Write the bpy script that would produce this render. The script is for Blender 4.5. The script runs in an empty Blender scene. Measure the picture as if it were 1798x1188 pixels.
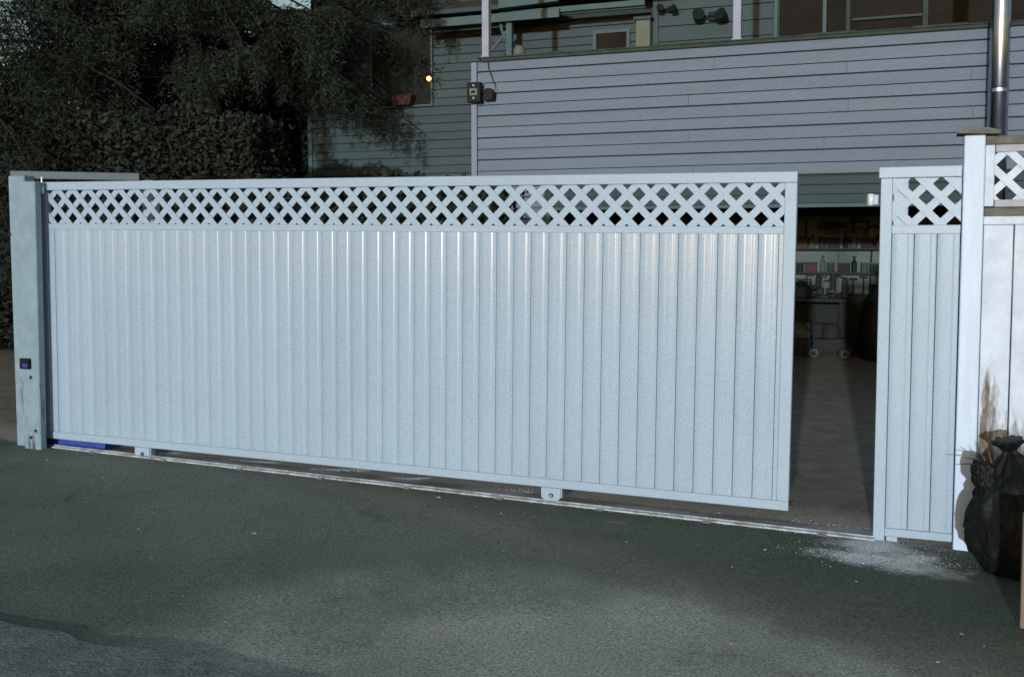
import bpy, bmesh, math, random
import numpy as np
from mathutils import Vector, Matrix, Euler
random.seed(7); rng = np.random.default_rng(11)
R = math.radians
S = bpy.context.scene
COL = S.collection

# ------------------------------------------------------------------ camera
CAMZ = 1.58
cd = bpy.data.cameras.new('camera'); cam = bpy.data.objects.new('camera', cd); COL.objects.link(cam)
cam.location = (0, 0, CAMZ); cam.rotation_euler = (R(90 - 3.88), 0, 0)
cd.sensor_width = 36; cd.lens = 36 * 1800 / 1798
cd.shift_x = -(930 - 899) / 1798; cd.shift_y = -(594 - 553) / 1798
cd.clip_start = 0.05; cd.clip_end = 2000
S.camera = cam

# ------------------------------------------------------------------ light: low sun lamp added in place of the camera flash, dusk sky
FLASH_SKY_AZ, FLASH_SKY_EL = 16.0, 5.5          # azimuth the light travels to (right of +Y), elevation
w = bpy.data.worlds.new('World'); S.world = w; w.use_nodes = True
nt = w.node_tree; nt.nodes.clear()
sky = nt.nodes.new('ShaderNodeTexSky'); sky.sky_type = 'NISHITA'; sky.sun_disc = False
sky.sun_elevation = R(FLASH_SKY_EL); sky.sun_rotation = R(180 + FLASH_SKY_AZ)
bg = nt.nodes.new('ShaderNodeBackground'); bg.inputs['Strength'].default_value = 0.15
wo = nt.nodes.new('ShaderNodeOutputWorld')
nt.links.new(sky.outputs[0], bg.inputs[0]); nt.links.new(bg.outputs[0], wo.inputs[0])
sd = bpy.data.lights.new('sun', 'SUN'); sun = bpy.data.objects.new('sun', sd); COL.objects.link(sun)
sd.energy = 2.75; sd.angle = R(0.9); sd.color = (0.79, 0.915, 1.0)
sun.rotation_euler = Vector((-math.sin(R(FLASH_SKY_AZ)) * math.cos(R(FLASH_SKY_EL)), -math.cos(R(FLASH_SKY_AZ)) * math.cos(R(FLASH_SKY_EL)), math.sin(R(FLASH_SKY_EL)))).to_track_quat('Z', 'Y').to_euler()
sun.location = (-3, -8, 4)
S.view_settings.view_transform = 'Standard'; S.view_settings.look = 'None'
S.view_settings.exposure = 0; S.view_settings.gamma = 1; S.view_settings.use_curve_mapping = False
S.cycles.max_bounces = 6; S.cycles.use_denoising = True
YAW = R(-20.588)
UD = Vector((0.93613042, -0.35165301, 0)); ND = Vector((0.35165301, 0.93613042, 0))
G0 = Vector((1.4040, 5.4818, 0))
def W(s, d, z=0.0):                      # frame of the gate line: s along it, d behind it
    return G0 + UD * s + ND * d + Vector((0, 0, z))
def gz(s): return 0.04 - 0.0186 * min(max(s, -8), 3)

# ------------------------------------------------------------------ materials
def N(nt, t, **k):
    n = nt.nodes.new(t)
    for a, b in k.items(): setattr(n, a, b)
    return n
def ramp(nt, fac, stops):
    r = N(nt, 'ShaderNodeValToRGB'); e = r.color_ramp.elements
    while len(e) < len(stops): e.new(0.5)
    for i, (p, c) in enumerate(stops):
        e[i].position = p; e[i].color = (c if len(c) == 4 else (*c, 1))
    nt.links.new(fac, r.inputs[0]); return r.outputs[0]
def noise(nt, co, scale, detail=4, rough=0.55, stretch=None):
    if stretch:
        m = N(nt, 'ShaderNodeMapping'); m.inputs['Scale'].default_value = stretch
        nt.links.new(co, m.inputs[0]); co = m.outputs[0]
    n = N(nt, 'ShaderNodeTexNoise'); n.inputs['Scale'].default_value = scale
    n.inputs['Detail'].default_value = detail; n.inputs['Roughness'].default_value = rough
    nt.links.new(co, n.inputs['Vector']); return n.outputs[0]
def mixc(nt, f, a, b, mode='MIX'):
    m = N(nt, 'ShaderNodeMix', data_type='RGBA', blend_type=mode)
    for sock, v in ((m.inputs[0], f), (m.inputs[6], a), (m.inputs[7], b)):
        if hasattr(v, 'links') or hasattr(v, 'is_linked'): nt.links.new(v, sock)
        elif isinstance(v, (int, float)): sock.default_value = v
        else: sock.default_value = (*v, 1) if len(v) == 3 else v
    return m.outputs[2]
def mth(nt, op, a, b=0.0, clamp=False):
    m = N(nt, 'ShaderNodeMath', operation=op, use_clamp=clamp)
    for sock, v in zip(m.inputs, (a, b)):
        if isinstance(v, (int, float)): sock.default_value = v
        else: nt.links.new(v, sock)
    return m.outputs[0]
def base(name, rough=0.6, spec=0.5, metal=0.0, coat=0.0, coat_r=0.1):
    m = bpy.data.materials.new(name); m.use_nodes = True
    b = m.node_tree.nodes['Principled BSDF']
    b.inputs['Roughness'].default_value = rough; b.inputs['Specular IOR Level'].default_value = spec
    b.inputs['Metallic'].default_value = metal; b.inputs['Coat Weight'].default_value = coat
    b.inputs['Coat Roughness'].default_value = coat_r
    tc = N(m.node_tree, 'ShaderNodeTexCoord')
    return m, m.node_tree, b, tc
def bump(nt, b, h, strength, dist):
    n = N(nt, 'ShaderNodeBump'); n.inputs['Strength'].default_value = strength; n.inputs['Distance'].default_value = dist
    nt.links.new(h, n.inputs['Height']); nt.links.new(n.outputs[0], b.inputs['Normal'])
def pm(name, c1, c2=None, scale=6.0, rough=0.6, spec=0.4, metal=0.0, coat=0.0, coat_r=0.1, bmp=0.15, bs=60, stretch=None, grain=0.12, bd=0.002, var=0.0):
    m, t, b, tc = base(name, rough, spec, metal, coat, coat_r)
    if c2 is None: c2 = tuple(x * 0.82 for x in c1)
    co = tc.outputs['Object']
    g = N(t, 'ShaderNodeNewGeometry').outputs['Position']
    n1 = noise(t, g, scale, 5, 0.6, stretch)
    c = mixc(t, ramp(t, n1, [(0.35, (0, 0, 0)), (0.68, (1, 1, 1))]), c1, c2)
    n2 = noise(t, g, 170, 2, 0.6)
    c = mixc(t, grain, c, ramp(t, n2, [(0.3, (0, 0, 0)), (0.7, (1, 1, 1))]), 'OVERLAY')
    if var:                                        # each board or plank a touch lighter or darker
        oi = N(t, 'ShaderNodeObjectInfo'); mr = N(t, 'ShaderNodeMapRange')
        mr.inputs[3].default_value = 1 - var; mr.inputs[4].default_value = 1 + var; t.links.new(oi.outputs['Random'], mr.inputs[0])
        hs = N(t, 'ShaderNodeHueSaturation'); t.links.new(mr.outputs[0], hs.inputs['Value']); t.links.new(c, hs.inputs['Color']); c = hs.outputs[0]
    t.links.new(c, b.inputs['Base Color'])
    if bmp: bump(t, b, noise(t, g, bs, 3, 0.6, stretch), bmp, bd)
    return m

M = {}
M['gate'] = pm('gate_paint', (0.325, 0.422, 0.525), (0.300, 0.392, 0.492), 1.3, rough=0.62, spec=0.5, coat=1.0, coat_r=0.18, bmp=0.03, bs=90, grain=0.20, var=0.025)
M['rail'] = pm('gate_rail_paint', (0.325, 0.418, 0.515), (0.300, 0.388, 0.482), 1.3, rough=0.55, spec=0.6, coat=0.1, coat_r=0.3, bmp=0.06, bs=120, grain=0.15)
M['plastic'] = pm('white_nylon', (0.75, 0.77, 0.80), None, 20, rough=0.3, spec=0.6, coat=0.6, grain=0.05)
M['steel'] = pm('steel', (0.42, 0.43, 0.45), (0.25, 0.25, 0.26), 30, rough=0.35, metal=0.9, grain=0.2)
M['galv'] = pm('galvanised_pipe', (0.40, 0.46, 0.60), (0.33, 0.38, 0.50), 9, rough=0.24, metal=1.0, grain=0.10, bmp=0.03)
M['black'] = pm('black_metal', (0.012, 0.016, 0.015), None, 20, rough=0.6, spec=0.15, grain=0.1)
M['rubber'] = pm('black_rubber', (0.02, 0.02, 0.02), None, 20, rough=0.8, grain=0.1)
M['lav'] = pm('grey_siding', (0.158, 0.192, 0.242), (0.142, 0.176, 0.222), 0.9, rough=0.8, spec=0.08, bmp=0.25, bs=45, stretch=(1, 1, 9), grain=0.30, var=0.03)
M['lavtrim'] = pm('grey_trim', (0.215, 0.245, 0.31), (0.195, 0.225, 0.285), 2, rough=0.8, spec=0.08, grain=0.2)
M['teal'] = pm('green_grey_siding', (0.066, 0.090, 0.096), (0.055, 0.077, 0.083), 0.8, rough=0.8, spec=0.08, bmp=0.25, bs=45, stretch=(1, 1, 9), grain=0.30, var=0.03)
M['tealtrim'] = pm('pale_green_trim', (0.085, 0.130, 0.135), (0.07, 0.112, 0.116), 3, rough=0.8, spec=0.1, grain=0.2)
M['door'] = pm('garage_door_paint', (0.056, 0.078, 0.083), (0.048, 0.068, 0.073), 2, rough=0.8, spec=0.08, grain=0.2)
M['capdark'] = pm('mossy_capping', (0.028, 0.042, 0.037), (0.045, 0.058, 0.045), 8, rough=0.9, bmp=0.6, bs=30, bd=0.01)
M['shingle'] = pm('dark_shingle', (0.022, 0.021, 0.018), (0.032, 0.027, 0.022), 7, rough=0.95, bmp=0.5, bs=30, bd=0.01)
M['glass'] = pm('dark_glass', (0.010, 0.013, 0.011), (0.016, 0.014, 0.011), 1.5, rough=0.35, spec=0.2, bmp=0, grain=0.1)
M['whitepost'] = pm('white_post_paint', (0.60, 0.69, 0.84), (0.52, 0.61, 0.75), 3, rough=0.55, spec=0.4, bmp=0.3, bs=20, stretch=(6, 6, .6), grain=0.12)
M['pipewhite'] = pm('white_upright_paint', (0.30, 0.32, 0.40), None, 3, rough=0.6, grain=0.2)
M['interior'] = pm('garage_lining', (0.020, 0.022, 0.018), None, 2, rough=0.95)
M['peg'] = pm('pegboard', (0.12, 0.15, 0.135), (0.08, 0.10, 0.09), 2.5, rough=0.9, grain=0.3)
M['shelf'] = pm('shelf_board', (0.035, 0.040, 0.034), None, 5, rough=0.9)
M['red'] = pm('dull_red', (0.055, 0.016, 0.014), None, 5, rough=0.7)
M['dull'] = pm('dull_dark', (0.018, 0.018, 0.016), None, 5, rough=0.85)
M['beige'] = pm('beige_panel', (0.13, 0.145, 0.105), None, 5, rough=0.8, grain=0.3)
M['card'] = pm('pale_box', (0.080, 0.095, 0.085), (0.06, 0.07, 0.06), 14, rough=0.85)
M['blue'] = pm('blue_plastic', (0.035, 0.07, 0.36), (0.025, 0.05, 0.26), 8, rough=0.5, bmp=0.5, bs=25, bd=0.01)
M['bag'] = pm('black_plastic_film', (0.010, 0.012, 0.011), None, 9, rough=0.5, spec=0.14, bmp=0.5, bs=12, bd=0.02, grain=0)
M['twig'] = pm('twig_bark', (0.14, 0.10, 0.06), None, 20, rough=0.9)
M['bark'] = pm('bark', (0.016, 0.015, 0.013), None, 12, rough=0.95, bmp=0.8, bs=20, bd=0.02, stretch=(4, 4, .6))
M['stone'] = pm('old_concrete', (0.24, 0.25, 0.25), (0.17, 0.17, 0.165), 9, rough=0.9, bmp=0.6, bs=40, bd=0.006)
M['leaflitter'] = pm('dry_leaf', (0.35, 0.22, 0.12), (0.40, 0.38, 0.33), 4, rough=0.8)
def emis(name, c, s):
    m, t, b, tc = base(name); b.inputs['Base Color'].default_value = (*c, 1)
    b.inputs['Emission Color'].default_value = (*c, 1); b.inputs['Emission Strength'].default_value = s; return m
M['screen'] = pm('dark_screen', (0.014, 0.013, 0.011), (0.022, 0.018, 0.014), 2.5, rough=0.9, spec=0.1, bmp=0.2, bs=120, grain=0.3)
M['lamp'] = emis('lit_bulb', (1.0, 0.36, 0.10), 7)

def foliage(name, a, b_, c):
    m, t, b, tc = base(name, 0.7, 0.12)
    g = N(t, 'ShaderNodeNewGeometry').outputs['Position']
    f = ramp(t, noise(t, g, 2.6, 3), [(0.3, a), (0.5, b_), (0.72, c)])
    f2 = mixc(t, 0.35, f, ramp(t, noise(t, g, 40, 2), [(0.3, (0, 0, 0)), (0.7, (1, 1, 1))]), 'OVERLAY')
    t.links.new(f2, b.inputs['Base Color']); return m
M['leaf'] = foliage('conifer_foliage', (0.021, 0.029, 0.022), (0.028, 0.034, 0.026), (0.030, 0.043, 0.034))
M['leaf2'] = foliage('hedge_foliage', (0.018, 0.023, 0.018), (0.024, 0.029, 0.023), (0.027, 0.035, 0.027))

# weathered white boards of the neighbour fence: peeling paint, brown runs low down
def weathered(name, c_paint, c_wood, amount, dirt_lo=0.45, dirt_hi=1.1):
    m, t, b, tc = base(name, 0.6, 0.35)
    g = N(t, 'ShaderNodeNewGeometry').outputs['Position']
    n = noise(t, g, 5.0, 7, 0.68, (3.0, 3.0, 0.55))
    sx = N(t, 'ShaderNodeSeparateXYZ'); t.links.new(g, sx.inputs[0])
    mr = N(t, 'ShaderNodeMapRange'); mr.inputs[1].default_value = dirt_hi; mr.inputs[2].default_value = dirt_lo
    mr.inputs[3].default_value = 0.0; mr.inputs[4].default_value = amount; t.links.new(sx.outputs[2], mr.inputs[0])
    f = mth(t, 'ADD', n, mr.outputs[0])
    k = ramp(t, f, [(0.66, (0, 0, 0)), (0.80, (1, 1, 1))])
    blotch = ramp(t, noise(t, g, 9, 4), [(0.35, tuple(x * 0.84 for x in c_paint)), (0.62, c_paint)])
    c = mixc(t, k, blotch, ramp(t, noise(t, g, 18, 5), [(0.3, c_wood), (0.7, tuple(x * 0.5 for x in c_wood))]))
    c = mixc(t, 0.12, c, ramp(t, noise(t, g, 170, 2), [(0.3, (0, 0, 0)), (0.7, (1, 1, 1))]), 'OVERLAY')
    t.links.new(c, b.inputs['Base Color'])
    bump(t, b, mth(t, 'SUBTRACT', noise(t, g, 30, 4, 0.6, (4, 4, .4)), mth(t, 'MULTIPLY', k, 0.4)), 0.35, 0.006)
    return m
M['fence'] = weathered('weathered_white_boards', (0.60, 0.67, 0.78), (0.20, 0.155, 0.12), 0.34)
M['fencerail'] = weathered('worn_rail', (0.40, 0.42, 0.46), (0.17, 0.145, 0.115), 0.0)
M['barewood'] = pm('bare_weathered_wood', (0.17, 0.165, 0.14), (0.10, 0.10, 0.085), 12, rough=0.9, bmp=0.6, bs=30, bd=0.006, stretch=(.6, 3, 3))
M['leftpost'] = weathered('old_white_post', (0.235, 0.325, 0.39), (0.08, 0.085, 0.075), 0.18, 0.1, 0.8)
M['tanwood'] = pm('tan_timber', (0.23, 0.17, 0.13), (0.17, 0.12, 0.09), 10, rough=0.8, stretch=(3, 3, .4), bmp=0.3)

# ------------------------------------------------------------------ mesh builders
class MB:
    def __init__(s): s.bm = bmesh.new()
    def box(s, x0, x1, y0, y1, z0, z1, bev=0.0):
        tmp = bmesh.new()
        bmesh.ops.create_cube(tmp, size=1)
        for v in tmp.verts:
            v.co = Vector(((x0 + x1) / 2 + v.co.x * (x1 - x0), (y0 + y1) / 2 + v.co.y * (y1 - y0), (z0 + z1) / 2 + v.co.z * (z1 - z0)))
        if bev: bmesh.ops.bevel(tmp, geom=tmp.edges[:], offset=bev, segments=1, affect='EDGES')
        s._add(tmp); return s
    def _add(s, tmp):
        me = bpy.data.meshes.new('t'); tmp.to_mesh(me); tmp.free(); s.bm.from_mesh(me); bpy.data.meshes.remove(me)
    def prism(s, poly, y0, y1, axis='y'):          # poly in x,z extruded along y (or x,y along z, or y,z along x)
        f = {'y': lambda p, q: (p[0], q, p[1]), 'z': lambda p, q: (p[0], p[1], q), 'x': lambda p, q: (q, p[0], p[1])}[axis]
        a = [s.bm.verts.new(f(p, y0)) for p in poly]; b = [s.bm.verts.new(f(p, y1)) for p in poly]
        s.bm.faces.new(a); s.bm.faces.new(b[::-1]); n = len(poly)
        for i in range(n): s.bm.faces.new((a[(i + 1) % n], a[i], b[i], b[(i + 1) % n]))
        return s
    def tube(s, pts, rads, seg=8, cap=True):
        pts = [Vector(p) for p in pts]
        if not hasattr(rads, '__len__'): rads = [rads] * len(pts)
        rings = []
        for i, p in enumerate(pts):
            t = (pts[min(i + 1, len(pts) - 1)] - pts[max(i - 1, 0)]).normalized()
            u = t.cross(Vector((0, 0, 1)) if abs(t.z) < .9 else Vector((1, 0, 0))).normalized(); v = t.cross(u)
            rings.append([s.bm.verts.new(p + (u * math.cos(2 * math.pi * k / seg) + v * math.sin(2 * math.pi * k / seg)) * rads[i]) for k in range(seg)])
        for a, b in zip(rings, rings[1:]):
            for k in range(seg): s.bm.faces.new((a[k], a[(k + 1) % seg], b[(k + 1) % seg], b[k]))
        if cap: s.bm.faces.new(rings[0][::-1]); s.bm.faces.new(rings[-1])
        return s
    def lathe(s, prof, seg=16, c=(0, 0, 0)):
        rings = [[s.bm.verts.new((c[0] + r * math.cos(2 * math.pi * k / seg), c[1] + r * math.sin(2 * math.pi * k / seg), c[2] + z)) for k in range(seg)] for r, z in prof]
        for a, b in zip(rings, rings[1:]):
            for k in range(seg): s.bm.faces.new((a[k], a[(k + 1) % seg], b[(k + 1) % seg], b[k]))
        s.bm.faces.new(rings[0][::-1]); s.bm.faces.new(rings[-1]); return s
    def torus(s, c, R_, r, axis='y', seg=18, m=6):
        rings = []
        for i in range(seg):
            a = 2 * math.pi * i / seg; ring = []
            for j in range(m):
                b = 2 * math.pi * j / m; q = R_ + r * math.cos(b)
                p = (q * math.cos(a), r * math.sin(b), q * math.sin(a)) if axis == 'y' else (r * math.sin(b), q * math.cos(a), q * math.sin(a))
                ring.append(s.bm.verts.new(Vector(c) + Vector(p)))
            rings.append(ring)
        for i in range(seg):
            a, b = rings[i], rings[(i + 1) % seg]
            for j in range(m): s.bm.faces.new((a[j], a[(j + 1) % m], b[(j + 1) % m], b[j]))
        return s
    def mesh(s, name, mat, smooth=False):
        bmesh.ops.recalc_face_normals(s.bm, faces=s.bm.faces[:])
        me = bpy.data.meshes.new(name); s.bm.to_mesh(me); s.bm.free()
        me.materials.append(mat)
        if smooth: me.shade_smooth()
        return me
    def build(s, name, mat, parent=None, loc=(0, 0, 0), rot=(0, 0, 0), smooth=False):
        return obj(name, s.mesh(name, mat, smooth), parent, loc, rot)
def obj(name, me, parent=None, loc=(0, 0, 0), rot=(0, 0, 0)):
    o = bpy.data.objects.new(name, me); COL.objects.link(o); o.location = loc; o.rotation_euler = rot
    if parent: o.parent = parent
    return o
def tag(o, label=None, cat=None, group=None, kind=None):
    if label: o['label'] = label
    if cat: o['category'] = cat
    if group: o['group'] = group
    if kind: o['kind'] = kind
    return o
def thing(name, label, cat, s, d, z, rz=0.0, ty=0.0, group=None):
    o = bpy.data.objects.new(name, None); COL.objects.link(o); o.empty_display_size = .1
    o.location = W(s, d, z); o.rotation_euler = (0, ty, YAW + rz)
    return tag(o, label, cat, group)
def struct(o): o['kind'] = 'structure'; return o
def np_mesh(name, verts, faces, mat):
    me = bpy.data.meshes.new(name); k = faces.shape[1]
    me.vertices.add(len(verts)); me.vertices.foreach_set('co', verts.astype(np.float32).ravel())
    me.loops.add(faces.size); me.loops.foreach_set('vertex_index', faces.astype(np.int32).ravel())
    me.polygons.add(len(faces)); me.polygons.foreach_set('loop_start', np.arange(0, faces.size, k, dtype=np.int32))
    me.update(calc_edges=True); me.materials.append(mat); return me

# ------------------------------------------------------------------ the ground
def ground_mat():
    m, t, b, tc = base('asphalt', 0.85, 0.35)
    co = tc.outputs['Object']                 # object axes are the gate line's: x = s, y = d
    sx = N(t, 'ShaderNodeSeparateXYZ'); t.links.new(co, sx.inputs[0]); X, Y = sx.outputs[0], sx.outputs[1]
    big = noise(t, co, 0.9, 5, 0.6); mid = noise(t, co, 5.0, 5, 0.6); fine = noise(t, co, 85, 4, 0.75); grit = noise(t, co, 260, 2, 0.8)
    # newer dark apron next to the gate, older paving, paled by painted flash light, in front of a wandering dirt line
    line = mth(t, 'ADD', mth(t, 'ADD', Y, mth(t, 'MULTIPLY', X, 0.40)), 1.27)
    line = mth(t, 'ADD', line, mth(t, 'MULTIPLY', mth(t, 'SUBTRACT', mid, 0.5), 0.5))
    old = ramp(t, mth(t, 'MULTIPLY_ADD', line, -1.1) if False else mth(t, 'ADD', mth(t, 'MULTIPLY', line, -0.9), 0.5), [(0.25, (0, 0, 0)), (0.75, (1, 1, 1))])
    pale = mth(t, 'ADD', mth(t, 'POWER', mth(t, 'ABSOLUTE', mth(t, 'DIVIDE', mth(t, 'ADD', X, 0.35), 2.0)), 2.0), mth(t, 'POWER', mth(t, 'ABSOLUTE', mth(t, 'DIVIDE', mth(t, 'ADD', Y, 2.5), 1.5)), 2.0))  # soft ellipse of flash brightness painted into the paving colour
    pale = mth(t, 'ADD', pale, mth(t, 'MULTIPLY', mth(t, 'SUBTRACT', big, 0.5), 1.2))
    old = mth(t, 'MULTIPLY', old, ramp(t, pale, [(0.2, (1, 1, 1)), (1.0, (0.22, 0.22, 0.22))]))  # older paving mask combined with the painted flash ellipse
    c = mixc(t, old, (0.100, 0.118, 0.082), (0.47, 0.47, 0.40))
    dirt = ramp(t, line, [(0.0, (0, 0, 0)), (0.12, (1, 1, 1)), (0.50, (0, 0, 0))])
    line2 = mth(t, 'ADD', line, 0.22)
    dirt = ramp(t, line2, [(0.0, (0, 0, 0)), (0.22, (1, 1, 1)), (0.75, (0, 0, 0))])
    c = mixc(t, mth(t, 'MULTIPLY', dirt, 0.55), c, (0.26, 0.215, 0.165))
    patch = ramp(t, big, [(0.40, (0, 0, 0)), (0.62, (1, 1, 1))])
    c = mixc(t, mth(t, 'MULTIPLY', patch, 0.35), c, (0.085, 0.10, 0.085))
    # dusty yard behind the gate line
    back = ramp(t, mth(t, 'ADD', mth(t, 'MULTIPLY', Y, 6.0), 0.3), [(0.3, (0, 0, 0)), (0.6, (1, 1, 1))])
    c = mixc(t, back, c, mixc(t, ramp(t, mid, [(0.35, (0, 0, 0)), (0.65, (1, 1, 1))]), (0.34, 0.29, 0.23), (0.24, 0.205, 0.165)))
    under = ramp(t, mth(t, 'ADD', Y, mth(t, 'MULTIPLY', mth(t, 'SUBTRACT', mid, 0.5), 0.25)), [(0.02, (0, 0, 0)), (0.06, (1, 1, 1)), (0.30, (1, 1, 1)), (0.62, (0, 0, 0))])
    c = mixc(t, mth(t, 'MULTIPLY', under, 0.75), c, (0.56, 0.48, 0.40))  # dusty strip with lightening painted in against the shade beneath the gate
    # concrete dust: round the foot of the fixed panel, streaks along the track
    def blob(cx, cy, rx, ry, soft, str_, nz=0.9, col=(0.42, 0.42, 0.43)):
        nonlocal c
        ax = mth(t, 'POWER', mth(t, 'ABSOLUTE', mth(t, 'DIVIDE', mth(t, 'SUBTRACT', X, cx), rx)), 2.0)
        ay = mth(t, 'POWER', mth(t, 'ABSOLUTE', mth(t, 'DIVIDE', mth(t, 'SUBTRACT', Y, cy), ry)), 2.0)
        r = mth(t, 'SQRT', mth(t, 'ADD', ax, ay))
        r = mth(t, 'ADD', r, mth(t, 'MULTIPLY', mth(t, 'SUBTRACT', mid, 0.5), nz * 2.2))
        r = mth(t, 'ADD', r, mth(t, 'MULTIPLY', mth(t, 'SUBTRACT', fine, 0.5), 0.8))
        k = ramp(t, r, [(1 - soft, (1, 1, 1)), (1.05, (0, 0, 0))])
        c = mixc(t, mth(t, 'MULTIPLY', k, str_), c, col)
    blob(0.50, -0.36, 0.38, 0.22, 0.6, 0.9, 0.9, (0.80, 0.79, 0.77))
    blob(0.42, -0.12, 0.30, 0.16, 0.6, 0.9, 0.6, (0.76, 0.75, 0.73))
    blob(0.68, 0.02, 0.25, 0.12, 0.5, 0.5, 0.8, (0.36, 0.33, 0.29))
    blob(0.30, 0.10, 0.26, 0.09, 0.5, 0.9, 0.4, (0.85, 0.85, 0.88))
    for cx, cy, rx, ry, st in ((-0.75, 0.10, 0.34, 0.055, .8), (-1.75, 0.12, 0.30, 0.08, .8), (-2.45, 0.16, 0.20, 0.07, .9), (-3.0, 0.13, 0.38, 0.05, .9), (-3.6, 0.10, 0.42, 0.06, .8), (-4.2, 0.15, 0.30, 0.05, .7), (-0.1, .12, .16, .03, .5)):
        blob(cx, cy, rx, ry, 0.7, st, 0.35, (0.95, 0.95, 0.95))
    blob(-0.90, -0.24, 0.10, 0.035, 0.6, 0.6, 0.5, (0.30, 0.22, 0.15))
    blob(-2.0, -0.35, 0.05, 0.05, 0.5, 0.5, 0.3, (0.045, 0.05, 0.05))
    sp = ramp(t, fine, [(0.30, (0, 0, 0)), (0.50, (0.5, 0.5, 0.5)), (0.72, (1, 1, 1))])
    c = mixc(t, 0.75, c, sp, 'OVERLAY'); c = mixc(t, 0.45, c, ramp(t, grit, [(0.3, (0, 0, 0)), (0.7, (1, 1, 1))]), 'OVERLAY')
    agg = N(t, 'ShaderNodeTexVoronoi'); agg.inputs['Scale'].default_value = 75; t.links.new(co, agg.inputs['Vector'])
    c = mixc(t, mth(t, 'MULTIPLY', ramp(t, agg.outputs['Distance'], [(0.12, (1, 1, 1)), (0.34, (0, 0, 0))]), mth(t, 'MULTIPLY', ramp(t, noise(t, agg.outputs['Color'], 4, 0), [(0.52, (0, 0, 0)), (0.60, (1, 1, 1))]), 0.42)), c, (0.30, 0.29, 0.25))
    warp = mixc(t, 0.10, co, N(t, 'ShaderNodeTexNoise').outputs[1]) if False else co
    ck = N(t, 'ShaderNodeTexVoronoi', feature='DISTANCE_TO_EDGE'); ck.inputs['Scale'].default_value = 0.75
    wn = N(t, 'ShaderNodeTexNoise'); wn.inputs['Scale'].default_value = 2.2; wn.inputs['Detail'].default_value = 6; t.links.new(co, wn.inputs['Vector'])
    t.links.new(mixc(t, 0.22, co, wn.outputs[1], 'ADD'), ck.inputs['Vector'])
    crack = mth(t, 'MULTIPLY', ramp(t, ck.outputs['Distance'], [(0.0, (1, 1, 1)), (0.006, (0, 0, 0))]), ramp(t, big, [(0.46, (0, 0, 0)), (0.60, (1, 1, 1))]))
    c = mixc(t, mth(t, 'MULTIPLY', crack, 0.6), c, (0.035, 0.04, 0.035))
    v = N(t, 'ShaderNodeTexVoronoi'); v.inputs['Scale'].default_value = 14; t.links.new(co, v.inputs['Vector'])
    peb = ramp(t, v.outputs['Distance'], [(0.04, (1, 1, 1)), (0.09, (0, 0, 0))])
    pick = ramp(t, noise(t, v.outputs['Color'], 3, 1), [(0.62, (0, 0, 0)), (0.64, (1, 1, 1))])
    c = mixc(t, mth(t, 'MULTIPLY', mth(t, 'MULTIPLY', peb, pick), 0.7), c, (0.32, 0.29, 0.24))
    t.links.new(c, b.inputs['Base Color'])
    bump(t, b, mth(t, 'ADD', mth(t, 'MULTIPLY', fine, 0.6), mth(t, 'MULTIPLY', mid, 0.8)), 0.6, 0.006)
    return m
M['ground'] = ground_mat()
def ground():
    xs = np.concatenate([[-300, -60, -20], np.linspace(-8, 3, 111), [20, 60, 300]])
    ys = np.concatenate([[-60, -20, -8], np.linspace(-5.6, 2.0, 96), [3, 4, 6, 9, 14, 30, 80, 300]])
    XX, YY = np.meshgrid(xs, ys); ZZ = 0.04 - 0.0186 * np.clip(XX, -8, 3)
    # slight unevenness in front of the gate
    und = 0.010 * np.sin(XX * 1.7 + 0.6 * YY) * np.sin(YY * 1.3 + 1.0) + 0.004 * np.sin(XX * 5.1) * np.sin(YY * 6.3)
    ZZ = ZZ + und * (YY < -0.35) * (YY > -5.6) * (XX > -8) * (XX < 3)
    v = np.stack([XX.ravel(), YY.ravel(), ZZ.ravel()], 1); nx = len(xs)
    ii, jj = np.meshgrid(np.arange(nx - 1), np.arange(len(ys) - 1)); a = (jj * nx + ii).ravel()
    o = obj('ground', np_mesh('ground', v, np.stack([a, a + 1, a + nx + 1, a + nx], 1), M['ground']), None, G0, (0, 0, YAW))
    struct(o)
ground()
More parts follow.
